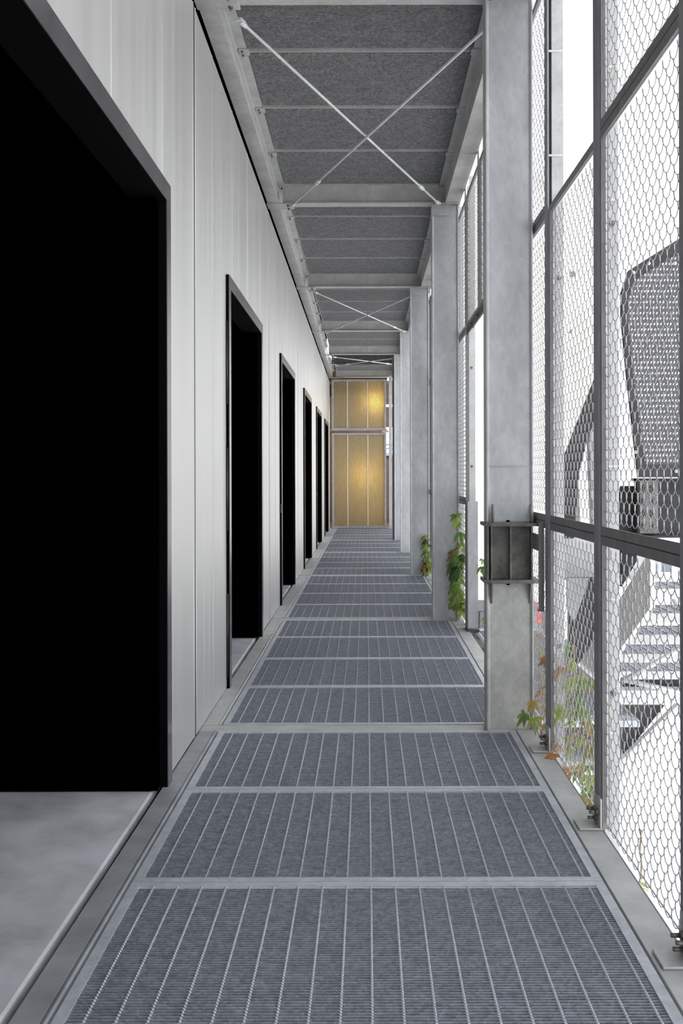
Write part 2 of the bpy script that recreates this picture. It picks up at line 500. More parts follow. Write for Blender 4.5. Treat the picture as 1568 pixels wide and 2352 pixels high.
# floor edge channels
for i in range(1, len(BEAM)-1):
    y0, y1 = BEAM[i]+.056, BEAM[i+1]-.060
    part = ['', 'before the nearest column', 'between first and second columns', 'between second and third columns', 'between third and fourth columns',
            'between fourth and fifth columns', 'just past the fifth column', 'at the foot of the amber screens'][i]
    m2 = MB(); m2.box(-.729-SK*(y0+y1)/2, -.672, y0, y1, -.05, 0); m2.prism([(-.672, y0, -.05), (-.657, y0, -.05), (-.657, y0, .003), (-.662, y0, .004), (-.668, y0, .002), (-.672, y0, 0)], (0, y1-y0, 0))
    tag(m2.build('edge_channel', 'curb_dark' if i == 1 else 'curb', None, .002), 'grey steel floor edge channel along the door side %s' % part, 'channel', 'floor edge channels by the doors')
    m = MB(); m.box(.658, .742, y0, y1+.11, -.006, 0); m.box(.658, .664, y0, y1+.11, -.16, -.006); m.box(.736, .742, y0, y1+.11, -.16, -.006)
    tag(m.build('edge_channel', 'curb', None, .002), 'grey steel floor edge channel along the fence side %s' % part, 'channel', 'floor edge channels by the fence')

# ================================================================ COLUMNS
COLX = {2: .5285, 3: .514, 4: .4955, 5: .4985, 6: .490}
def column(x0, y, splice, label):
    t = thing('steel_column', label, 'column', (x0, y, 0))
    Wd, D = .2075, .100
    def seg(z0, z1, name):
        m = MB()
        tf = .009
        m.box(0, tf, -D/2, D/2, z0, z1); m.box(Wd-tf, Wd, -D/2, D/2, z0, z1)
        m.box(tf, Wd-tf, -D/2+.010, -D/2+.018, z0, z1)
        # root fillets
        for sx, s in ((tf, 1), (Wd-tf, -1)):
            m.prism([(sx, -D/2+.003, z0), (sx+s*.008, -D/2+.010, z0), (sx, -D/2+.010, z0)], (0, 0, z1-z0))
        return m.build(name, 'column', t, .0022)
    top = ZB-.012
    if not splice:
        seg(.0, top, 'shaft')
    else:
        za, zb = .655, .905
        seg(0, za-.010, 'lower_shaft').data.materials[0] = M['shaft_low']; seg(zb+.010, 3.6, 'upper_shaft')
        for z, nm in ((za, 'lower'), (zb, 'upper')):
            m = MB()
            x0_, x1_ = -.012, Wd+.025
            m.prism([(x0_, D/2+.04, z-.008), (x0_, -D/2-.01, z-.008), (x0_+.03, -D/2-.03, z-.008), (x1_, -D/2-.03, z-.008), (x1_, D/2+.04, z-.008)], (0, 0, .016))
            m.build('splice_plate', 'splice', t, .002)
        m = MB(); m.box(.012, Wd-.012, -D/2+.030, -D/2+.038, za+.008, zb-.008); m.build('joint_web', 'splice', t)
        for x in (.004, .020, Wd/2, Wd-.010):
            m = MB(); m.box(x-.0035, x+.0035, -D/2-.018, D/2, za+.008, zb-.008); m.build('stiffener', 'splice', t, .001)
        for x in (.028, Wd-.012):
            m = MB(); m.prism([(x-.004, -D/2+.01, zb+.008), (x-.004, -D/2-.028, zb+.008), (x-.004, -D/2+.004, zb+.085), (x-.004, -D/2+.01, zb+.09)], (.008, 0, 0))
            m.build('stiffener', 'splice', t, .002)
        for x in (.022, Wd-.016):
            m = MB(); m.prism([(x-.004, -D/2+.01, za-.008), (x-.004, -D/2-.028, za-.008), (x-.004, -D/2+.006, za-.10), (x-.004, -D/2+.01, za-.10)], (.008, 0, 0))
            m.build('stiffener', 'splice', t, .002)
        for z, hh in ((zb+.010, 1), (za-.010, -1)):
            m = MB()
            pts = [(Wd/2-.010+.010*math.cos(q)+.002, -D/2+.0085, z+hh*abs(.009*math.sin(q))) for q in [PI*k/8 for k in range(9)]]
            m.prism(pts, (0, .001, 0)); m.build('drain_hole', 'void', t)
        m = MB(); m.box(.009, Wd-.004, -D/2+.005, -D/2+.0112, 1.158, 1.163); m.build('weld_seam', 'column', t, .002)
        # flat bracket tying the column to the fence post
        m = MB()
        xb = .714-x0; yb = 3.992-y
        m.box(xb, xb+.0235, yb, yb+.006, .555, .925); m.box(xb+.012, xb+.018, yb+.006, -.07, .80, .87); m.box(xb, xb+.0235, yb+.006, yb+.04, .555, .561)
        b = m.build('fence_bracket', 'frame', t, .002)
        for z in (.65, .84):
            m = MB(); m.bolt((xb+.0125, yb, z), (0, -1, 0), .007, .003); m.build('bolt', 'frame', b)
        return t
    m = MB(); m.box(-.004, Wd*.62, -D/2-.008, -D/2, top-.085, top); m.build('cap_plate', 'galv', t, .001)
    return t
clabels = {2: 'nearest tall galvanised steel column, with a dark bolted splice at knee height', 3: 'second galvanised steel column from the camera, pale grey with a cap plate',
           4: 'third galvanised steel column from the camera, standing behind the second', 5: 'fourth galvanised steel column from the camera', 6: 'farthest galvanised steel column before the amber screens'}
for i in (2, 3, 4, 5, 6):
    column(COLX[i], BEAM[i]+(.0 if i > 2 else .0), i == 2, clabels[i])
# dark slim post beyond the last column
m = MB(); m.box(0, .035, 0, .06, 0, ZB-.01); m.box(.035, .04, -.01, .07, 0, ZB-.01)
o = m.build('steel_post', 'frame'); o.location = (.46, 16.95, 0); tag(o, 'dark slim steel post just behind the farthest column', 'post')
m = MB(); m.box(0, .067, 0, .06, 0, ZB-.01)
o = m.build('steel_post', 'galv'); o.location = (.478, 20.3, 0); tag(o, 'pale steel post right of the amber screens', 'post')

# ================================================================ TENSION RODS
def rod(p0, p1, label, slv=.86):
    p0 = Vector(p0); p1 = Vector(p1); d = (p1-p0); L = d.length; u = d.normalized()
    t = thing('tension_rod', label, 'rod', p0, 0, 'ceiling tension rods')
    z = Vector((0, 0, 0))
    m = MB(); m.tube([z+u*.07, u*(L-.07)], .0078, 12); m.build('rod', 'galv_light', t)
    m = MB(); c = u*(L*slv); r = .0155
    m.tube([c-u*.055, c-u*.035, c+u*.035, c+u*.055], r, 10, radii=[.009, r, r, .009]); m.build('turnbuckle', 'galv_light', t)
    for e, s in ((z, 1), (d, -1)):
        m = MB(); m.tube([e+u*s*.085, e+u*s*.05, e+u*s*.02], .012, 10, radii=[.009, .015, .014])
        a = u.cross(Vector((0, 0, 1))).normalized()
        m.prism([e+a*.016-Vector((0, 0, .006)), e-a*.016-Vector((0, 0, .006)), e-a*.016+u*s*.05-Vector((0, 0, .006)), e+a*.016+u*s*.05-Vector((0, 0, .006))], (0, 0, .012))
        m.build('fork_end', 'galv_light', t)
zr = ZB-.024
for (a, b, nm) in ((BEAM[2], BEAM[3], 'nearest ceiling bay'), (BEAM[4], BEAM[5], 'middle braced ceiling bay'), (BEAM[6], BEAM[7], 'far open ceiling bay')):
    rod((-.585, a+.13, zr), (.565, b-.12, zr), 'thin steel tension rod from near left to far right in the %s' % nm)
    rod((.585, a+.13, zr-.017), (-.575, b-.12, zr-.017), 'thin steel tension rod from near right to far left in the %s' % nm, .80)

# ================================================================ FENCE
FX = .744
def wire_mesh(L, Hh):
    """chain link woven from flattened horizontal spirals: every row hooks over the one below"""
    m = MB(); pl = .0545; dz = .0325; A = .0186; th = .0047; r = .00135; ns = 4; n = 12
    rows = int(Hh/dz); z0 = (Hh-rows*dz)/2
    off = [(r*math.cos(2*PI*k/ns), r*math.sin(2*PI*k/ns)) for k in range(ns)]
    for i in range(rows+1):
        zc = z0+i*dz
        if zc-A < -.004 or zc+A > Hh+.006: continue
        ph = PI*(i % 2)
        N = int(L/pl*n); vs = []
        for j in range(N+1):
            y = L*j/N; q = 2*PI*y/pl+ph
            s = math.sin(q)
            z = zc+A*(math.asin(max(-1, min(1, s*.985)))/(PI/2)*.5+s*.5)*1.04
            x = -th*math.cos(q)
            dq = 2*PI/pl
            tz = A*(math.cos(q)*.5+(.985*math.cos(q)/math.sqrt(max(1e-3, 1-(.985*s)**2))/(PI/2)*.5))*dq
            t = Vector((th*math.sin(q)*dq, 1, tz)).normalized()
            a = Vector((1, 0, 0)); a = (a-t*a.dot(t)).normalized(); b = t.cross(a)
            for ca, sa in off: vs.append((x+a.x*ca+b.x*sa, y+a.y*ca+b.y*sa, z+a.z*ca+b.z*sa))
        fs = [(j*ns+k, j*ns+(k+1) % ns, (j+1)*ns+(k+1) % ns, (j+1)*ns+k) for j in range(N) for k in range(ns)]
        m.add(vs, fs, 0, True)
    return m
def panel_proto(L, Hh, low=False):
    t = thing('wire_fence', '', 'fence')
    fw = .028; fb = .004 if low else fw
    m = MB()
    for (y0, y1, z0, z1) in ((0, L, 0, fb), (0, L, Hh-fw, Hh), (0, fw*.45, fb, Hh-fw), (L-fw*.45, L, fb, Hh-fw)):
        m.box(0, .004, y0, y1, z0, z1)
    if not low: m.box(.004, .026, 0, L, 0, .004)
    m.box(.004, .026, 0, L, Hh-.004, Hh); m.box(.004, .026, 0, .004, .004, Hh-.004); m.box(.004, .026, L-.004, L, .004, Hh-.004)
    m.build('frame', 'frame', t)
    w1 = wire_mesh(L-.024, Hh-fw-fb+.012)
    o = w1.build('wire_mesh', 'wire', t); o.location = (.012, .012, fb-.006)
    m = MB()
    for yy in (.016, L-.016): m.tube([(.014, yy, .02), (.014, yy, Hh-.02)], .0028, 6)
    for zz in (.022, Hh-.022): m.tube([(.014, .012, zz), (.014, L-.012, zz)], .0028, 6)
    m.build('selvedge_rod', 'galv_light', t)
    return t
MODS = [1.40, 2.205, 3.06, 3.91, 4.70, 5.50, 6.30, 7.13, 7.93, 8.73, 9.53, 10.33, 11.13, 11.93]
Z1, Z2, Z3 = .929, 2.215, ZB-.05
L0 = .80-.074
protos = {}
place = {0: 'at the right edge of the view', 1: 'right of the tall post nearest the camera', 2: 'between the two near fence posts', 3: 'just behind the nearest column',
         5: 'above the gateway, near half', 6: 'above the gateway, far half', 7: 'just before the second column', 8: 'behind the second column', 9: 'behind the second column',
         10: 'behind the second column', 11: 'beside the third column', 12: 'beside the third column'}
tiers = {'low': (-.006, Z1-.0015, 'bottom chain link panel'), 'mid': (Z1+.0015, Z2-.0015, 'middle chain link panel'), 'top': (Z2+.0015, Z3, 'top chain link panel')}
for mi in range(len(MODS)-1):
    a, b = MODS[mi], MODS[mi+1]
    if mi == 4: have = ()
    elif mi in (5, 6): have = ('top',)
    elif mi == 2: have = ('low', 'mid')
    else: have = ('low', 'mid', 'top')
    for tr in have:
        z0, z1, nm = tiers[tr]
        if tr not in protos: o = protos[tr] = panel_proto(L0, z1-z0, tr == 'low')
        else: o = copy_tree(protos[tr])
        o.location = (FX, a+.068, z0); o.scale = (1, (b-a-.074)/L0, 1)
        o['label'] = '%s of the wire fence %s' % (nm, place.get(mi, 'beside the third column'))
        if mi in (8, 9, 10): o['group'] = '%ss hidden past the second column' % nm
        elif mi >= 11: o['group'] = '%ss beside the third column' % nm
# top beam / upper angle fence head
def post(i, y):
    lab = ['slim fence post at the right edge of the view', 'tall fence post nearest the camera, rusty bolts at its foot', 'second tall fence post, just right of the nearest column',
           'fence post hidden by the nearest column'][i] if i < 4 else 'slim grey fence post farther along the wire fence'
    t = thing('fence_post', lab, 'post', (0, y, 0), 0, 'tall fence posts' if i < 4 else 'farther fence posts')
    zt = 6.4 if i < 4 else ZB+.1
    gate = 4 <= i <= 6
    zb = .0 if not gate else Z2
    m = MB(); m.box(.738, .746, .004, .064, zb+.008, zt); m.build('flat_bar', 'post' if not gate else 'galv', t, .001)
    if i == 5 or i == 6 or i == 4:
        m = MB(); m.box(.766, .806, .01, .016, zb, zt); m.build('outer_post', 'galv', t); return
    m = MB()
    m.box(.758, .806, .012, .018, -.12, zt); m.box(.800, .806, .018, .07, -.12, zt); m.box(.758, .764, .018, .07, -.12, zt)
    m.build('outer_post', 'galv', t, .001)
    m = MB()
    for z in [.30+.425*k for k in range(0, 15)]:
        if z < zt-.1: m.box(.746, .80, .008, .0125, z-.005, z+.003)
    m.build('spacer_clips', 'galv_light', t)
    if i < 4:
        for z in (.42, 1.92):
            m = MB(); m.bolt((.787, .012, z+.004), (0, -1, 0), .010, .006); m.build('bolt', 'bolt', t)
    # foot cleat
    m = MB(); m.box(.668, .742, -.03, .055, .001, .008); m.prism([(.733, -.03, .008), (.740, -.03, .008), (.740, -.03, .10), (.733, -.03, .10)], (0, .085, 0))
    c = m.build('foot_cleat', 'galv', t, .002)
    if i < 4:
        for (yy, z) in ((-.008, .052), (.028, .052), (.012, .028)):
            m = MB(); m.tube([(.733, yy, z), (.725, yy, z)], .010, 6, smooth=False); m.tube([(.725, yy, z), (.704, yy, z)], .0055, 8); m.build('bolt', 'bolt', c)
for i, y in enumerate(MODS[1:]): post(i, y)
# head angle over the gateway and bolt lugs
t = thing('gateway_lintel', 'dark steel angle spanning the gateway under the upper mesh', 'beam', (0, 0, 0))
m = MB(); m.box(.748, .790, 4.75, 7.12, Z2-.006, Z2); m.box(.742, .748, 4.75, 7.12, Z2-.055, Z2); m.build('angle', 'galv_dark', t)
for y in (5.6, 6.4, 6.75):
    m = MB(); m.bolt((.742, y, Z2-.03), (-1, 0, 0), .012, .01); m.build('bolt', 'bolt', t)
# low gate post with dark face at the far side of the gateway
t = thing('gate_post', 'knee-high galvanised gate post with a dark face beside the gateway', 'post', (.726, 6.93, 0))
m = MB(); m.box(0, .005, 0, .16, .0, .93); m.build('dark_face', 'frame', t); m = MB(); m.box(.005, .078, 0, .006, .02, .935); m.box(.072, .078, .006, .05, .02, .935); m.build('front_plate', 'column', t, .001)
m = MB(); m.box(-.006, .085, -.02, .10, -.01, .012); m.build('base_plate', 'galv_dark', t)
t = thing('gate_post', 'tall pale galvanised post with two bolts rising behind the low gate post', 'post', (.765, 7.22, 0))
m = MB(); m.box(0, .055, 0, .006, 0, 3.3); m.box(0, .005, .006, .05, 0, 3.3); m.build('channel', 'galv_light', t, .001)
for z in (1.19, 1.93):
    m = MB(); m.bolt((.026, 0, z), (0, -1, 0), .010, .006); m.build('bolt', 'bolt', t)
# landing grating beyond the gateway
o = copy_tree(g0); o.location = (.80, 4.40, -.002); o.scale = (.345, 3.38, 1); o['label'] = 'grey grating of the side landing beyond the gateway'
if 'group' in o: del o['group']
# slim rail and post glimpsed behind the gateway
t = thing('railing_post', 'thin dark railing post behind the gateway', 'post', (.865, 6.95, 0))
m = MB(); m.box(0, .012, 0, .03, -.3, .72); m.build('stake', 'black_frame', t)
m = MB(); m.tube([(.006, .0, .66), (.05, .0, .66)], .008, 8); m.build('stub', 'frame', t)
m = MB(); m.box(.97, 1.0, 7.1, 7.13, -.3, .95); m.box(.955, 1.015, 7.08, 7.1, .9, .95)
tag(m.build('railing_post', 'galv'), 'pale stub post right of the gateway next to the nearest column', 'post')

# ================================================================ END SCREENS AND LIT ROOM
def screen(px0, px1, py0, py1, d, label):
    a = P(px0, py1, d); b = P(px1, py0, d)
    Wd, Hh = b.x-a.x, b.z-a.z
    t = thing('polycarbonate_screen', label, 'screen', (a.x, d, a.z))
    fw = .045
    m = MB()
    for (x0, x1, z0, z1) in ((0, fw, 0, Hh), (Wd-fw, Wd, 0, Hh), (fw, Wd-fw, 0, fw), (fw, Wd-fw, Hh-fw, Hh)): m.box(x0, x1, -.03, .02, z0, z1)
    m.build('frame', 'poly_frame', t, .003)
    iw = Wd-2*fw; cuts = [0, .275, .675, 1.0]
    n = int(iw/.0092)*1
    m = MB(); m.box(fw, Wd-fw, 0, .002, fw, Hh-fw); sheet = m.build('corrugated_sheet', 'poly', t)
    m = MB(); nfl = 37
    for j in range(nfl+1):
        x = fw+iw*j/nfl
        m.prism([(x-.0065, -.004, fw), (x, -.008, fw), (x+.0065, -.004, fw), (x+.004, .0, fw), (x-.004, .0, fw)], (0, 0, Hh-2*fw))
    m.build('flutes', 'poly_rib', sheet)
    for c in cuts[1:-1]:
        m = MB(); m.box(fw+iw*c-.013, fw+iw*c+.013, -.014, -.008, fw, Hh-fw); m.build('joint_strip', 'poly_joint', t)
screen(761.5, 886.5, 871.5, 988, 20.62, 'upper amber-glowing corrugated screen closing the far end')
screen(762, 887, 994.5, 1213, 20.60, 'lower amber-glowing corrugated screen closing the far end')
e = MB()
e.box(-.86, .45, 20.64, 20.70, 2.085, 2.12)
tag(e.build('screen_rail', 'poly_frame'), 'grey steel rail between the upper and lower amber screens', 'rail')
e = MB()
e.box(-1.3, -1.25, 20.8, 23.4, -.2, 3.42); e.box(.95, 1.0, 20.8, 22.0, -.2, .9)
e.box(-1.3, 1.0, 23.3, 23.4, -.2, 1.6); e.box(-1.3, 1.0, 23.3, 23.4, 2.3, 3.42)
e.box(-1.3, .465, 23.3, 23.4, 1.6, 2.3)
struct(e.build('wall_end', 'wood'))
e = MB(); e.box(-1.3, 1.0, 20.80, 23.3, -.25, -.005); struct(e.build('floor_end', 'wood'))
e = MB(); e.box(-1.24, .94, 20.86, 20.92, 2.83, 3.1); tag(e.build('room_joist', 'wood'), 'brown joist seen through the top of the upper amber screen', 'beam')
def lamp(x, y, z, r, en, label):
    t = thing('wall_lamp', label, 'lamp', (x, y, z))
    m = MB(); N = 12; vs = []; fs = []
    path = [(0, 0, -r*math.cos(PI*k/10)) for k in range(11)]
    m.tube(path, r, 14, radii=[max(.002, r*math.sin(PI*k/10)) for k in range(11)]); m.build('bulb', 'lamp', t)
    m = MB(); m.tube([(0, 0, r*.9), (0, 0, r*.9+.06)], .025, 10); m.build('socket', 'black', t)
    l = bpy.data.objects.new('glow', bpy.data.lights.new('glow', 'POINT')); C.objects.link(l); l.parent = t
    l.location = (0, -r*1.3, 0); l.data.energy = en; l.data.color = (1, .70, .16); l.data.shadow_soft_size = .03
p = P(860, 926, 20.92); lamp(p.x, 20.92, p.z, .05, 6.5, 'round yellow lamp glowing behind the upper amber screen')
p = P(838, 1088, 21.05); lamp(p.x, 21.05, p.z, .05, 8, 'round yellow lamp glowing behind the lower amber screen')
p = P(858, 1135, 21.2); lamp(p.x, 21.35, p.z-.1, .05, 5, 'low yellow lamp glowing behind the right of the lower amber screen')
m = MB(); m.box(.3, .6, 22.0, 22.05, 2.70, 2.75)
tag(m.build('strip_lamp', 'tube'), 'pale strip lamp right of the upper amber screen', 'lamp')
fl = bpy.data.objects.new('room_glow', bpy.data.lights.new('room_glow', 'POINT')); C.objects.link(fl); fl.location = (-.3, 22.2, 2.5); fl.data.energy = 6; fl.data.color = (1, .78, .45); fl.data.shadow_soft_size = .2
# dark window bars and barrier tape in the slot right of the screens
m = MB()
for z in (1.62, 1.83, 1.74): m.bar((.3, 21.6, z), (.62, 21.6, z-.02), .02, .018)
m.box(.30, .62, 21.6, 21.65, 1.50, 1.58)
tag(m.build('window_bars', 'black_frame'), 'dark thin window bars in the slot right of the amber screens', 'window')
t = thing('barrier_tape', 'red and white barrier tape stretched at the right of the amber screens', 'tape', (0, 20.5, 0))
a = P(876, 991.5, 20.5); b = P(892.4, 991.5, 20.5)
m = MB(); m.box(a.x, b.x, 0, .004, a.z-.02, a.z+.022); m.build('red_band', 'red', t)
for k in range(4):
    x = a.x+(b.x-a.x)*(k+.4)/4
    m = MB(); m.prism([(x, -.002, a.z-.02), (x+.018, -.002, a.z-.02), (x+.028, -.002, a.z+.022), (x+.010, -.002, a.z+.022)], (0, .0015, 0)); m.build('white_stripe', 'signwhite', t)

# ================================================================ OUTSIDE
g = MB(); g.box(-60, 60, -30, 120, -3.4, -3.2); struct(g.build('ground', 'ground'))
g = MB(); g.box(2.2, 5, 20, 29, -3.2, -3.18); struct(g.build('trim_2', 'asphalt'))
# ---- outside stair
def stair_flight(x0, x1, y0, z0, n, run, rise, label):
    t = thing('outside_stair', label, 'stair', (0, 0, 0))
    for k in range(n):
        y = y0+k*run; z = z0-k*rise
        tr = MB(); tr.box(x0+.03, x1-.03, y-run/2-.03, y-run/2-.022, z-.045, z+.001); tr.box(x0+.03, x1-.03, y+run/2, y+run/2+.006, z-.04, z+.001)
        s = tr.build('tread', 'galv_light', t)
        gr = MB()
        nb = 16
        for j in range(nb): yy = y-run/2-.02+(run+.02)*(j+.5)/nb; gr.box(x0+.03, x1-.03, yy-.0035, yy+.0035, z-.03, z-.003)
        xx = x0+.08
        while xx < x1-.05: gr.box(xx-.004, xx+.004, y-run/2-.02, y+run/2, z-.014, z+.001); xx += .066
        gr.build('tread_grating', 'rim', s)
    for x in (x0, x1):
        m = MB()
        ya, yb = y0-run*.8, y0+run*(n+.2)
        za, zb = z0+rise*.8, z0-rise*(n+.2)
        m.prism([(x-.012, ya, za+.06), (x-.012, yb, zb+.06), (x-.012, yb, zb-.20), (x-.012, ya, za-.20)], (.024, 0, 0))
        m.build('stringer', 'stringer', t, .002)
    return t
stair_flight(1.30, 2.55, 4.60, .595, 5, .28, .152, 'galvanised grating stair descending outside, seen through the bottom fence panels')
# dark upper stair stringer
def plate(name, pts, th, m_, label, cat, bev=.003, direction=(0, 1, 0)):
    mb = MB(); mb.prism(pts, Vector(direction)*th)
    return tag(mb.build(name, m_, None, bev), label, cat)
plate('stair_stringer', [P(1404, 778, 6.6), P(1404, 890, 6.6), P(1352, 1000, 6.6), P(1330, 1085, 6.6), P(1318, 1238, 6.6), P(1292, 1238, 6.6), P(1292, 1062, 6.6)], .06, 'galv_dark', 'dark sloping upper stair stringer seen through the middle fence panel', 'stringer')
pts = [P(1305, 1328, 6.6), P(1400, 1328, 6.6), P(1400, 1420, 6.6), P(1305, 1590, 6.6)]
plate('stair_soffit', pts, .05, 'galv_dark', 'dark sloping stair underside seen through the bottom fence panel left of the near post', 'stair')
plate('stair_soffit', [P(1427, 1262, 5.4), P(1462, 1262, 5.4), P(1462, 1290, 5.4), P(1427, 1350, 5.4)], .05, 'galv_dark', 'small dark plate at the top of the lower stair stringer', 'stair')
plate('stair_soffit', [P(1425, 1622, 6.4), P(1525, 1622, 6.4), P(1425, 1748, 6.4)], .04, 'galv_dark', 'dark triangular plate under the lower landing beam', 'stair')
plate('stair_stringer', [P(1425, 1748, 6.3), P(1600, 1575, 6.3), P(1600, 1618, 6.3), P(1425, 1790, 6.3)], .06, 'galv_light', 'pale sloping stringer edge crossing the lower right fence panel', 'stringer')
plate('stair_stringer', [P(1300, 1592, 6.45), P(1400, 1430, 6.45), P(1400, 1510, 6.45), P(1300, 1660, 6.45)], .05, 'stringer', 'pale sloping stair stringer seen through vines left of the near post', 'stringer')
# landing beams
m = MB(); a = P(1290, 1236, 6.8); b = P(1400, 1327, 6.8)
m.box(a.x-.15, b.x+.35, 6.8, 6.9, b.z, a.z); m.box(a.x-.15, b.x+.35, 6.74, 6.96, b.z-.012, b.z)
tag(m.build('landing_beam', 'galv_light'), 'pale deep landing beam behind the near post at rail height', 'beam')
m = MB(); a = P(1400, 1588, 6.12); b = P(1640, 1617, 6.12)
m.box(a.x-.2, b.x, 6.12, 6.18, b.z, a.z-.035); m.box(a.x-.2, b.x, 6.12, 6.24, a.z-.035, a.z)
tag(m.build('landing_beam', 'galv_light'), 'galvanised horizontal landing beam below the stair treads', 'beam')
m = MB(); a = P(1300, 1616, 5.6); m.box(a.x, a.x+.13, 5.6, 5.66, a.z-.02, a.z)
for k in range(3): m.box(a.x, a.x+.13, 5.7+.25*k, 5.92+.25*k, a.z-.12-.05*k, a.z-.10-.05*k)
tag(m.build('landing_grid', 'galv'), 'grey stair landing strips behind the vines', 'stair')
# dark horizontal box under treads with round pipes
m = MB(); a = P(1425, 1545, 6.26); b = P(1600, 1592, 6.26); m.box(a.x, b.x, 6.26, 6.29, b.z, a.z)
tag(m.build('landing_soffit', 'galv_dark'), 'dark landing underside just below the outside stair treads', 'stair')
# handrails
for (a, b, lab) in ((P(1425, 1568, 4.7), P(1600, 1470, 4.7), 'slim pale handrail rising to the right across the stair treads'),
                    (P(1425, 1562, 5.0), P(1600, 1600, 5.0), 'thin pale rod falling to the right below the stair treads'),
                    (P(1528, 1345, 5.2), P(1580, 1440, 5.2), 'short pale diagonal rail at the right of the stair treads')):
    t = thing('handrail', lab, 'rail', a)
    m = MB(); m.tube([(0, 0, 0), b-a], .013, 10); m.build('tube', 'galv_light', t)
# bolted beam head and perforated balustrade
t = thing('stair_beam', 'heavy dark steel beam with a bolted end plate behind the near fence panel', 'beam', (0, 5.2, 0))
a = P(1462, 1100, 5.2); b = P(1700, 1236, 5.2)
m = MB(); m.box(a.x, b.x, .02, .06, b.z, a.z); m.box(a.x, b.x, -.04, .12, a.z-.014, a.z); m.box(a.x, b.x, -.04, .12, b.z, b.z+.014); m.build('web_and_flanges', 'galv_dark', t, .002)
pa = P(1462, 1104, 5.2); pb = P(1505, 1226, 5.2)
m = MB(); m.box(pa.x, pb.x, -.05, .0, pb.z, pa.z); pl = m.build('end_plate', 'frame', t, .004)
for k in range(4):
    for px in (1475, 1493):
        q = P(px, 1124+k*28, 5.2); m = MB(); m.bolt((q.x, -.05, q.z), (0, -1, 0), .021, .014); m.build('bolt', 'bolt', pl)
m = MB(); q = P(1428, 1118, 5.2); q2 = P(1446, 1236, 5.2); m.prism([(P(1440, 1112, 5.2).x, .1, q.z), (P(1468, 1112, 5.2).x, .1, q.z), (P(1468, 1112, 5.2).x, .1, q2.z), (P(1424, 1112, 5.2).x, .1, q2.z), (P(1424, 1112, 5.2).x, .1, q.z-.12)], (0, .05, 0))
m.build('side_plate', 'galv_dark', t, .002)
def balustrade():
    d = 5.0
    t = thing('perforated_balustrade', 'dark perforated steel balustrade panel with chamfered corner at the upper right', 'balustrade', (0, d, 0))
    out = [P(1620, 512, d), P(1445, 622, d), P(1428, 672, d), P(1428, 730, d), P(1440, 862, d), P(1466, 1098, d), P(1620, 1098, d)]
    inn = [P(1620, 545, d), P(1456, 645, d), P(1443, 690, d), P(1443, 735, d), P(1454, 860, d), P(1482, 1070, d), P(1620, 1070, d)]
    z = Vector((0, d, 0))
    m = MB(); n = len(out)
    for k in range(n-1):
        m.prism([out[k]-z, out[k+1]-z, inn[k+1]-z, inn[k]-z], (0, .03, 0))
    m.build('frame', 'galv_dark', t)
    # perforated sheet: rows of slots as real openings in a strip lattice
    left = lambda zz: None
    sh = MB()
    def xl(zz):
        for k in range(1, n-2):
            a, b = inn[k], inn[k+1]
            if b.z <= zz <= a.z and a.z > b.z: return a.x+(b.x-a.x)*(a.z-zz)/(a.z-b.z)
        return inn[1].x
    def ztop(x): a, b = inn[1], inn[0]; return a.z+(b.z-a.z)*max(0, (x-a.x))/(b.x-a.x)
    xr = inn[0].x; pz = .0285; zz = inn[-1].z
    hx, hz = .0062, .0105; px_ = .0172
    # slots lean to the right and their rows climb to the right, as the photo shows them
    while zz < inn[0].z:
        x0 = xl(zz)
        if zz > inn[1].z:
            a, b = inn[1], inn[0]; x0 = a.x+(b.x-a.x)*(zz-a.z)/(b.z-a.z)
        zt = min(zz+pz, inn[0].z)
        # solid strip
        sh.box(x0, xr, .012, .015, zz, zz+pz-hz)
        k = 0; off = (int(round(zz/pz)) % 2)*px_/2
        x = x0
        nn = int((xr-x0)/px_)
        for k in range(nn+1):
            xa = x0+k*px_+off*0
            xb = min(xa+px_-hx, xr)
            if xb > xa: sh.prism([(xa, .012, zz+pz-hz), (xb, .012, zz+pz-hz), (xb+.0035, .012, zz+pz), (xa+.0035, .012, zz+pz)], (0, .003, 0))
        zz += pz
    o = sh.build('perforated_sheet', 'perf', t)
    for (px, py) in ((1455, 628), (1490, 607), (1550, 607), (1460, 1040), (1552, 1084)):
        q = P(px, py, d); m = MB(); m.bolt((q.x, 0, q.z), (0, -1, 0), .010, .007); m.build('bolt', 'galv_light', t)
balustrade()
# galvanised outside stair column and post
m = MB(); a = P(1328, 940, 6.9); b = P(1370, 1240, 6.9)
m.prism([P(1352, 940, 6.9), P(1380, 880, 6.9), P(1380, 1240, 6.9), P(1362, 1240, 6.9), P(1356, 1080, 6.9)], (0, .1, 0))
tag(m.build('stair_brace', 'column'), 'blue-grey tapered stair brace behind the middle fence panel', 'brace')
m = MB(); m.prism([P(1316, 1080, 7.0), P(1328, 1100, 7.0), P(1334, 1245, 7.0), P(1316, 1245, 7.0)], (0, .1, 0))
tag(m.build('stair_brace', 'column'), 'blue-grey stair bracket low behind the middle fence panel', 'brace')
m = MB(); m.prism([P(1302, 1330, 6.5), P(1352, 1330, 6.5), P(1330, 1395, 6.5), P(1318, 1430, 6.5), P(1302, 1400, 6.5)], (0, .04, 0))
tag(m.build('stair_brace', 'column'), 'blue-grey plate below rail height left of the near post', 'brace')

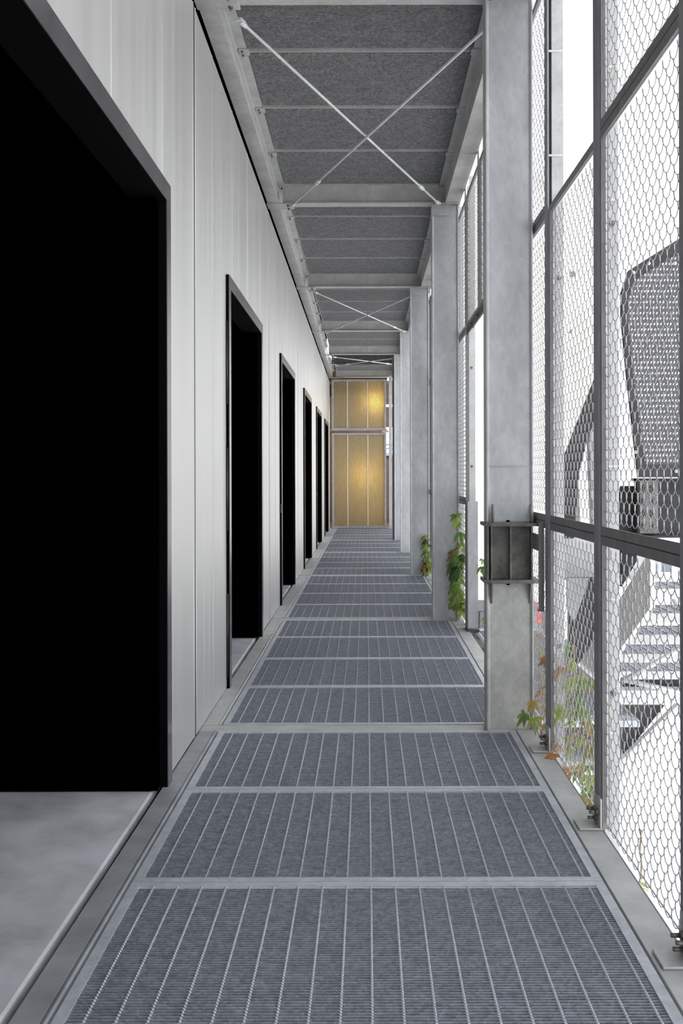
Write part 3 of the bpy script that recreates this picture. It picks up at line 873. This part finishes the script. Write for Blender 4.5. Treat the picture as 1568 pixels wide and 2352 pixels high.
# ---- building across the street
def building(x0, x1, y, z1, label, wins, balcs):
    t = thing('apartment_building', label, 'building', (0, y, -3.2))
    m = MB(); m.box(x0, x1, 0, 8, 0, z1+3.2); m.build('wall', 'white', t)
    m = MB(); m.box(x0-.1, x1+.1, -.1, 8, z1+3.2, z1+3.5); m.build('parapet', 'galv_light', t)
    for (a, b, c, d) in wins:
        m = MB(); m.box(a, b, -.06, .04, c+3.2, d+3.2); f = m.build('window', 'white', t)
        m = MB(); m.box(a+.1, b-.1, -.08, -.06, c+3.3, d+3.1); m.build('pane', 'win', f)
    for (a, b, c) in balcs:
        m = MB(); m.box(a, b, -1.0, 0, c+3.2, c+3.4); m.box(a, b, -1.0, -.95, c+3.4, c+4.3); m.build('balcony', 'cream', t)
def w30(px0, py0, px1, py1, y=30):
    a = P(px0, py1, y); b = P(px1, py0, y); return (a.x, b.x, a.z, b.z)
building(2.6, 7.15, 30, 10.3, 'white apartment building across the street behind the gateway and middle panel',
         [w30(1300, 618, 1328, 645), w30(1300, 752, 1330, 775), w30(1305, 870, 1325, 893), w30(1300, 985, 1320, 1005)],
         [(w30(1298, 0, 1335, 0)[0], w30(1298, 0, 1335, 0)[1], 4.9), (w30(1298, 0, 1335, 0)[0], w30(1298, 0, 1335, 0)[1], 3.2)])
building(8.1, 13.5, 36, -.6, 'low white building with small windows seen between the stair treads',
         [w30(1436, 1387, 1446, 1415, 36)[0:2]+(-2.6, -1.6), (9.6, 10.2, -2.6, -1.6), (10.9, 11.5, -2.6, -1.6), (12.1, 12.7, -2.6, -1.6)], [])
# ---- red sign and parked car in the street
t = thing('street_sign', 'red sign board with pale marks low behind the nearest column', 'sign', P(1231, 1435, 10.5))
m = MB(); Wd = .062; Hh = .24; m.box(0, .058, 0, .02, 0, Hh); m.build('board', 'red', t)
m = MB()
m.box(.010, .045, -.006, 0, .155, .165); m.prism([(.014, -.006, .08), (.022, -.006, .08), (.046, -.006, .14), (.038, -.006, .14)], (0, .006, 0)); m.box(.012, .044, -.006, 0, .03, .036)
m.box(.034, .044, -.006, 0, .05, .068); m.box(.012, .022, -.006, 0, .19, .215)
m.build('lettering', 'signwhite', t)
m = MB(); m.box(.02, .04, .02, .04, -3.0, 0); m.build('pole', 'frame', t)
def car(x, y, label, col):
    t = thing('car', label, 'car', (x, y, -3.2))
    m = MB()
    prof = [(-2.1, .35), (-2.1, .75), (-1.5, .85), (-.9, 1.35), (.6, 1.40), (1.4, .92), (2.1, .82), (2.1, .35)]
    m.prism([(-.85, a, b) for a, b in prof], (1.7, 0, 0)); m.build('body', col, t, .05)
    m = MB(); m.prism([(-.87, -1.3, .9), (-.87, -.85, 1.28), (-.87, .55, 1.32), (-.87, 1.1, .92)], (1.74, 0, 0)); m.build('side_windows', 'win', t)
    m = MB(); m.prism([(-.7, -1.49, .88), (.7, -1.49, .88), (.62, -.94, 1.33), (-.62, -.94, 1.33)], (0, -.02, .01)); m.build('windscreen', 'win', t)
    for sx in (-.86, .70):
        for yy in (-1.35, 1.35):
            m = MB(); m.tube([(sx, yy, .33), (sx+.16, yy, .33)], .33, 20); m.build('wheel', 'black_frame', t)
car(3.0, 16.5, 'dark car parked in the street below the nearest column', 'asphalt')
car(3.1, 22.0, 'grey car parked farther down the street', 'galv_dark')

# ================================================================ CREEPERS
def leaflet(m, o, dirv, up, L, Wd, mi):
    d = dirv.normalized(); s = d.cross(up).normalized(); n = s.cross(d).normalized()
    pts = []
    prof = [(0, 0, 0), (.22, .30, .05), (.5, .5, .06), (.78, .28, .0), (1, 0, -.12)]
    mid = [o+d*L*a+n*L*c*.2-Vector((0, 0, 1))*L*.12*a*a for a, b, c in prof]
    lft = [mid[k]+s*Wd*prof[k][1]+n*L*.05 for k in (1, 2, 3)]
    rgt = [mid[k]-s*Wd*prof[k][1]+n*L*.05 for k in (1, 2, 3)]
    vs = mid+lft+rgt
    fs = [(0, 1, 5), (1, 2, 6, 5), (2, 3, 7, 6), (3, 4, 7), (0, 8, 1), (1, 8, 9, 2), (2, 9, 10, 3), (3, 10, 4)]
    m.add(vs, fs, mi, True)
MATS = ['leaf_green', 'leaf_lime', 'leaf_dark', 'leaf_gold', 'leaf_rust']
def creeper(label, stems, leaves, seed, size, weights, spread, toward=(-.5, -1, .1), single=()):
    rnd = random.Random(seed)
    t = thing('climbing_creeper', label, 'plant', stems[0][0])
    base = Vector(stems[0][0])
    m = MB()
    for st in stems:
        pts = [Vector(p)-base for p in st]
        path = []
        for a, b in zip(pts[:-1], pts[1:]):
            for k in range(4): path.append(a+(b-a)*k/4+Vector((rnd.uniform(-1, 1), rnd.uniform(-1, 1), 0))*.006)
        path.append(pts[-1])
        m.tube(path, .0028, 6)
    m.build('stem', 'stem', t)
    m = MB()
    def cluster(c, sz, k5, out):
        mi = rnd.choices(range(5), weights)[0]
        up = (Vector(toward)+Vector((rnd.uniform(-.5, .5), rnd.uniform(-.5, .5), rnd.uniform(0, .8)))).normalized()
        m.tube([c-out*sz*.8, c-out*sz*.4+Vector((0, 0, .01)), c], .0012, 4, 5)
        a0 = rnd.uniform(-.4, .4)
        side = out.cross(Vector((0, 0, 1)))
        if side.length < .1: side = Vector((1, 0, 0))
        side.normalize()
        for k in range(k5):
            an = (k-(k5-1)/2)*.74+a0
            dv = (out*.5-Vector((0, 0, .75)))*math.cos(an)+side*math.sin(an)*1.0
            leaflet(m, c, dv, up, sz*(1-.18*abs(k-(k5-1)/2)), sz*.27, mi)
    for i in range(leaves):
        st = rnd.choice(stems)
        k = rnd.randrange(len(st)-1); f = rnd.random()
        p = Vector(st[k]).lerp(Vector(st[k+1]), f)-base
        p += Vector((rnd.gauss(0, spread[0]), rnd.gauss(0, spread[1]), rnd.gauss(0, spread[2])))
        out = Vector((rnd.uniform(-1, 1), rnd.uniform(-1, .6), rnd.uniform(-.3, .2))).normalized()
        cluster(p, size*rnd.uniform(.65, 1.2), rnd.choice((3, 5, 5)), out)
    for (p, sz, out, w) in single:
        sv = weights; weights = [1 if j == w else 0 for j in range(5)]
        cluster(Vector(p)-base, sz, 5, Vector(out).normalized())
        weights = sv
    m.build('foliage', MATS+['stem'], t)
    return t
creeper('dense green and rust creeper climbing behind the bottom mesh between the near posts',
        [[(.83, 3.95, -.15), (.83, 3.88, .15), (.82, 3.82, .5)], [(.83, 3.72, -.2), (.83, 3.68, .1), (.83, 3.72, .38)], [(.82, 3.56, -.2), (.83, 3.52, .05), (.83, 3.56, .2)], [(.83, 3.5, -.25), (.83, 3.45, -.02)]],
        88, 11, .054, [5, 5, .6, 2, 1.8], (.014, .06, .05))
creeper('thin rust-coloured creeper on the mesh just right of the nearest column',
        [[(.79, 4.0, 0), (.78, 4.05, .3), (.79, 4.0, .55)], [(.80, 4.25, 0), (.80, 4.3, .45)]],
        26, 5, .065, [1, 1, .3, 2, 4], (.012, .10, .05),
        single=[(P(1226, 1650, 4.1), .07, (-.3, -1, -.4), 1), (P(1222, 1612, 4.15), .062, (-.6, -.4, -.6), 3), (P(1206, 1640, 4.1), .07, (-1, -.5, -.2), 0),
                (P(1292, 1628, 3.8), .075, (-.8, -.5, -.4), 1), (P(1268, 1732, 3.8), .055, (-.5, -.8, -.1), 4), (P(1290, 1535, 3.85), .06, (-1, -.4, .3), 4)])
creeper('green creeper climbing beside the second column behind the low gate post',
        [[(.70, 7.42, 0), (.705, 7.42, .5), (.70, 7.40, .95)], [(.68, 7.50, .3), (.72, 7.45, .6)]],
        34, 21, .11, [4, 3, 3, 1, .6], (.018, .03, .05),
        single=[(P(1050, 1305, 7.35), .15, (-1, -.2, -.15), 2), (P(1045, 1340, 7.35), .13, (-.8, -.5, -.5), 0), (P(1052, 1190, 7.35), .10, (-1, -.3, -.2), 1),
                (P(1050, 1268, 7.35), .12, (-1, -.2, 0), 0), (P(1048, 1365, 7.35), .13, (-1, -.2, -.2), 0)])
creeper('small green creeper at the foot of the third column',
        [[(.665, 10.75, 0), (.67, 10.78, .4)]], 24, 31, .10, [4, 3, 2, .5, .3], (.02, .02, .06))
creeper('bright green creeper leaves at the gateway beside the nearest column',
        [[(.86, 6.9, -.1), (.87, 6.9, .5), (.86, 6.9, .95)]], 14, 41, .085, [3, 5, 0, 1, .3], (.03, .05, .05))
creeper('single yellow-green creeper sprig on the lower mesh at right',
        [[(.80, 2.86, -.2), (.805, 2.84, -.02), (.80, 2.83, .08)]], 3, 51, .05, [2, 4, 0, 1, 0], (.004, .01, .02))
